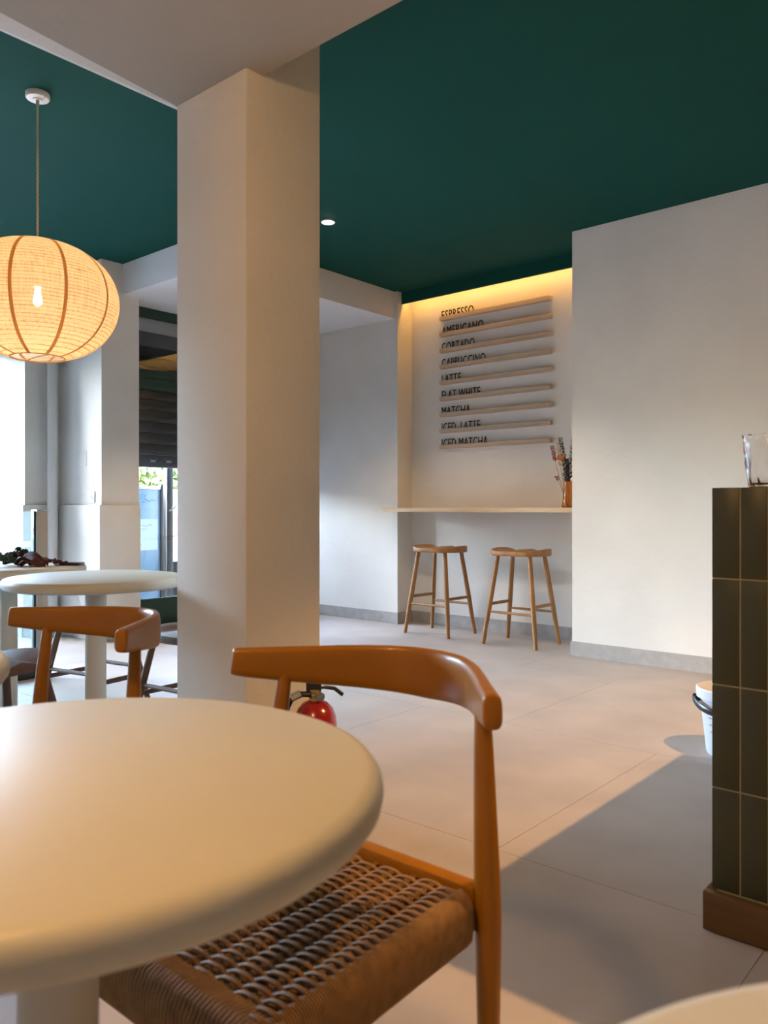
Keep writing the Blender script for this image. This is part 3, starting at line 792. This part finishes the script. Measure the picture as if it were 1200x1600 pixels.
def lant(t):      # t -1 bottom .. 1 top
    a = t*math.radians(74)
    return RX*max(0, math.cos(a))**.86, RZ*math.sin(a)/math.sin(math.radians(74))
NA, NZ = 120, 40; v = []; f = []
for i in range(NZ+1):
    r, z = lant(-1+2*i/NZ)
    for k in range(NA):
        a = 2*PI*k/NA
        ph = ((a-RIB0)*NRIB/(2*PI)) % 1
        rr = r*(1+.020*math.sin(PI*ph)**.8-.006)
        v.append((rr*math.cos(a), rr*math.sin(a), z))
for i in range(NZ):
    for k in range(NA):
        k2 = (k+1) % NA; f.append((i*NA+k, i*NA+k2, (i+1)*NA+k2, (i+1)*NA+k))
sd = MB().add(v, f).build('lamp_shade', 'linen', lp, ang=80); sd.location = (0, 0, LZ)
for k in range(NRIB):
    a = RIB0+2*PI*k/NRIB; pts = []
    for i in range(NZ+1):
        r, z = lant(-1+2*i/NZ); r = r*.997+.0012
        pts.append((r*math.cos(a), r*math.sin(a), z))
    MB().tube(pts, (.0075, .0014), 8, up=Vector((math.cos(a), math.sin(a), 0.01))).build('seam', 'linen_seam', sd)
r0, z0 = lant(-1); r1, z1 = lant(1)
for r, z in ((r0, z0), (r1, z1)):
    MB().tube([(r*math.cos(2*PI*k/40), r*math.sin(2*PI*k/40), LZ+z) for k in range(41)], .004, 6).build('wire_ring', 'linen_seam', lp)
MB().tube([(-r0, 0, LZ+z0), (0, 0, LZ+z0+.004), (r0, 0, LZ+z0)], .0025, 6).build('cross_wire', 'linen_seam', lp)
MB().tube([(-r1, 0, LZ+z1), (0, 0, LZ+z1-.01), (r1, 0, LZ+z1)], .0025, 6).build('cross_wire', 'linen_seam', lp)
MB().lathe([(.02, LZ+.065), (.02, LZ+.13)], 16).build('lamp_holder', 'white_plastic', lp)
MB().lathe([(.001, LZ-.022), (.012, LZ-.018), (.020, LZ-.004), (.020, LZ+.008), (.014, LZ+.03), (.011, LZ+.065)], 20).build('bulb', 'bulb', lp)
light('lantern_bulb', 'POINT', (0, 0, LZ), LANTERN_W, (1, .66, .33), .034, lp)

# ------------------------------------------------------------------ recessed ceiling spots and an added opal globe out of view
def spot(loc, energy, label, size, col=WARM):
    sp = tag(empty('recessed_spot', (loc[0], loc[1], ZC)), label, 'spotlight', 'recessed ceiling spots')
    MB().lathe([(.036, -.001), (.036, -.005), (.046, -.005), (.046, -.0005)], 32, capb=False, capt=False).build('bezel', 'white_plastic', sp)
    MB().lathe([(.001, -.010), (.028, -.010), (.036, -.004), (.036, -.001)], 24).build('lens', 'spot_glow', sp)
    light('spot_beam', 'SPOT', (0, 0, -.014), energy, col, .025, sp, spot_size=math.radians(size), spot_blend=.35)
    return sp
spot((-3.69, 3.72), CEIL_SPOT_W, 'glowing recessed ceiling spot beside the column', 112, (1, .74, .48))
spot((.30, 2.88), COUNTER_SPOT_W, 'recessed ceiling spot above the tiled counter', 102)
gb = tag(empty('added_globe', (-.75, -.10, ZS)), 'added opal globe lamp, out of view above the foreground tables', 'ceiling lamp')  # unseen lamp, added to account for the warm light on the near tables
MB().lathe([(.05, -.02), (.055, -.016), (.055, 0)], 28).build('base', 'white_plastic', gb)
MB().lathe([(.001, -.235), (.04, -.228), (.08, -.20), (.105, -.155), (.11, -.12), (.10, -.08), (.075, -.045), (.045, -.02)], 28).build('globe', 'globe_glow', gb)
light('added_globe_light', 'POINT', (0, 0, -.25), GLOBE_W, WARM, .11, gb)

# ------------------------------------------------------------------ vase with dried flowers
vs = tag(empty('amber_vase', (-2.735, 5.22, 1.008)), 'amber glass vase at the right end of the bar shelf', 'vase')
MB().lathe([(.001, 0), (.046, 0), (.049, .004), (.044, .045), (.038, .10), (.036, .15), (.037, .195), (.035, .195), (.033, .15), (.035, .10), (.041, .045), (.044, .008), (.001, .006)], 32).build('vase_body', 'amber', vs, ang=50)
def frond(name, label, base, tip, bend, nl, ls, mleaf, cat='dried stem', grp='dried stems in the amber vase', bare=.35, twin=True):
    o = tag(empty(name, base), label, cat, grp)
    T = Vector(tip)-Vector(base); B = Vector(bend)
    P = lambda t: T*t+B*4*t*(1-t)*.25
    MB().tube([P(i/10) for i in range(11)], [.0022-.0014*i/10 for i in range(11)], 6).build('stem', 'stem', o)
    mb = MB()
    for i in range(nl):
        t = bare+(1-bare)*(i+.5)/nl; p = P(t); d = (P(min(1, t+.02))-P(t-.02)).normalized()
        for sgn in ((-1, 1) if twin else (random.choice((-1, 1)),)):
            side = d.cross(Vector((random.uniform(-.6, .6), -1, random.uniform(-.4, .4)))).normalized()*sgn
            ln = ls*random.uniform(.75, 1.15)*(1.1-.5*t); L_ = (side*.85+d*.5).normalized(); wv = L_.cross(d).normalized()*ln*.42+Vector((0, -.15, .3))*ln*.2
            c = p; q = [c, c+L_*ln*.5+wv*.7, c+L_*ln, c+L_*ln*.5-wv*.7]
            nn = L_.cross(wv).normalized()*.0008
            mb.add([a+nn for a in q]+[a-nn for a in q], [(0, 1, 2, 3), (7, 6, 5, 4), (0, 4, 5, 1), (1, 5, 6, 2), (2, 6, 7, 3), (3, 7, 4, 0)])
    lv = mb.build('leaves', mleaf, o, smooth=False); lv['kind'] = 'stuff'
    return o
random.seed(4)
vb = (-2.735, 5.22, 1.020)
def rel(dr, dz, dy=0):   # offsets across the view (camera right) and up, from the vase foot
    return (vb[0]+dr*.758+dy*.65*-1, vb[1]+dr*.6526+dy*.7577, vb[2]+dz)
frond('eucalyptus_branch', 'dark eucalyptus sprig leaning left in the amber vase', vb, rel(-.06, .49), (.03, .02, .03), 44, .036, 'euc')
frond('eucalyptus_branch', 'dark eucalyptus sprig leaning right in the amber vase', vb, rel(.05, .57), (-.02, -.02, .0), 44, .036, 'euc')
frond('eucalyptus_branch', 'short dark eucalyptus sprig in the middle of the vase', rel(.006, 0), rel(-.012, .34), (.0, .0, .0), 30, .036, 'euc', bare=.5)
frond('grass_blade', 'thin pale grass blade beside the right wall edge in vase', rel(.01, .0), rel(.058, .28, .02), (.0, .0, .0), 10, .012, 'stem', bare=.6)
o = frond('dried_flower', 'stem with orange and ochre petals in the amber vase', rel(-.004, 0), rel(-.08, .455), (-.02, -.01, .02), 14, .03, 'petal_yellow', bare=.62)
mb = MB()
for k in range(7):
    a = 2*PI*k/7; c = Vector(rel(-.055, .325))-Vector(o.location)
    d = Vector((math.cos(a)*.5, .3*math.sin(a), .8)).normalized()*.048; s_ = Vector((-math.sin(a), .2, .3)).normalized()*.02
    mb.add([c, c+d*.6+s_, c+d, c+d*.6-s_, c+d*.5+Vector((0, -.006, 0))], [(0, 1, 4), (1, 2, 4), (2, 3, 4), (3, 0, 4), (0, 3, 2, 1)])
mb.build('blossom', 'petal_orange', o, smooth=False)
frond('dried_flower', 'stem with small magenta blooms at far left of the vase', rel(-.006, 0), rel(-.118, .432), (-.03, -.02, .06), 16, .032, 'petal_pink', bare=.72)
frond('dried_flower', 'low drooping stem with magenta buds beside the vase rim', rel(-.012, .01), rel(-.085, .215), (-.02, -.01, .10), 6, .03, 'petal_pink', bare=.75)

# ------------------------------------------------------------------ dried bouquet and phone on the far left table
random.seed(9)
TB = Vector((-3.545, 1.573, .75))
rv = Vector((.758, .6526, 0)); fv = Vector((-.6525, .7577, 0))
def tpt(r, f_, z): return TB+rv*r+fv*f_+Vector((0, 0, z))
def sprig(name, label, a, b, nl, ls, m, hgt):
    a = Vector(a); b = Vector(b)
    o = tag(empty(name, a), label, 'dried sprig', 'dried sprigs on the far left table')
    T = b-a
    P = lambda t: T*t+Vector((0, 0, hgt*4*t*(1-t)))
    MB().tube([P(i/8)+Vector((0, 0, .003)) for i in range(9)], .0022, 6).build('stem', 'stem', o)
    mb = MB()
    for i in range(nl):
        t = (i+.5)/nl; p = P(t)+Vector((0, 0, .006))
        n_ = Vector((random.uniform(-1, 1), random.uniform(-1, 1), random.uniform(.15, 1))).normalized()
        ls_ = ls*random.uniform(.5, 1.15); c = p+n_*ls*random.uniform(.3, 2.2)*(1-.6*abs(2*t-1)); c.z = max(c.z, .006)
        n2 = Vector((random.uniform(-1, 1), random.uniform(-1, 1), random.uniform(-.6, 1))).normalized(); u = n2.orthogonal().normalized()*ls_; w_ = n2.cross(u).normalized()*ls_*.75
        ring = [c+u*math.cos(2*PI*k/7)+w_*math.sin(2*PI*k/7) for k in range(7)]
        for q in ring: q.z = max(q.z, .001)
        ring2 = [q+n2*.0012 for q in ring]
        mb.add(ring+ring2, [tuple(range(7)), tuple(range(13, 6, -1))]+[(k, (k+1) % 7, 7+(k+1) % 7, 7+k) for k in range(7)])
    lv = mb.build('leaves', m, o, smooth=False); lv['kind'] = 'stuff'
    return o
sprig('eucalyptus_sprig', 'dark green eucalyptus sprig on the far left table, tip to the left', tpt(.06, -.02, 0), tpt(-.085, -.05, 0), 130, .015, 'euc_green', .022)
sprig('eucalyptus_sprig', 'green eucalyptus sprig lying behind the maroon leaf', tpt(.10, .03, 0), tpt(-.02, .03, 0), 120, .016, 'euc', .035)
sprig('berry_sprig', 'maroon sprig pointing right towards the phone', tpt(.10, -.02, 0), tpt(.255, -.01, 0), 80, .011, 'leaf_red', .012)
lf_ = tag(empty('dried_leaf', tpt(.125, -.05, 0)), 'large curled maroon dried leaf among the sprigs', 'leaf')
mb = MB(); v = []; f = []
for i in range(9):
    for j in range(9):
        u, q = i/8-.5, j/8-.5
        wd = math.sin(PI*(i+.3)/8.6)*.07
        p = rv*(u*.13+q*.02)+fv*(q*wd*1.1)+Vector((0, 0, .012+.052*(1-(2*u)**2)*(.6+.5*q)+.014*math.sin(6*u+8*q)))
        v.append(p)
for i in range(8):
    for j in range(8): f.append((i*9+j, (i+1)*9+j, (i+1)*9+j+1, i*9+j+1))
lo = mb.add(v, f).build('leaf_blade', 'leaf_red', lf_)
sol = lo.modifiers.new('thickness', 'SOLIDIFY'); sol.thickness = .0015
lo2 = MB().add([p*.8+rv*.015-fv*.03-Vector((0, 0, .006)) for p in v], f).build('leaf_blade', 'leaf_red', lf_)
sol = lo2.modifiers.new('thickness', 'SOLIDIFY'); sol.thickness = .0015
ph = tag(empty('phone', tpt(.265, .015, 0), math.radians(38)), 'black phone lying at the edge of the far left table', 'phone')
MB().box(-.055, .055, -.033, .033, 0, .013, bev=.003).build('phone_body', 'phone', ph)
MB().box(-.058, -.03, -.034, .034, .002, .011, bev=.003).build('phone_case', 'chrome', ph)
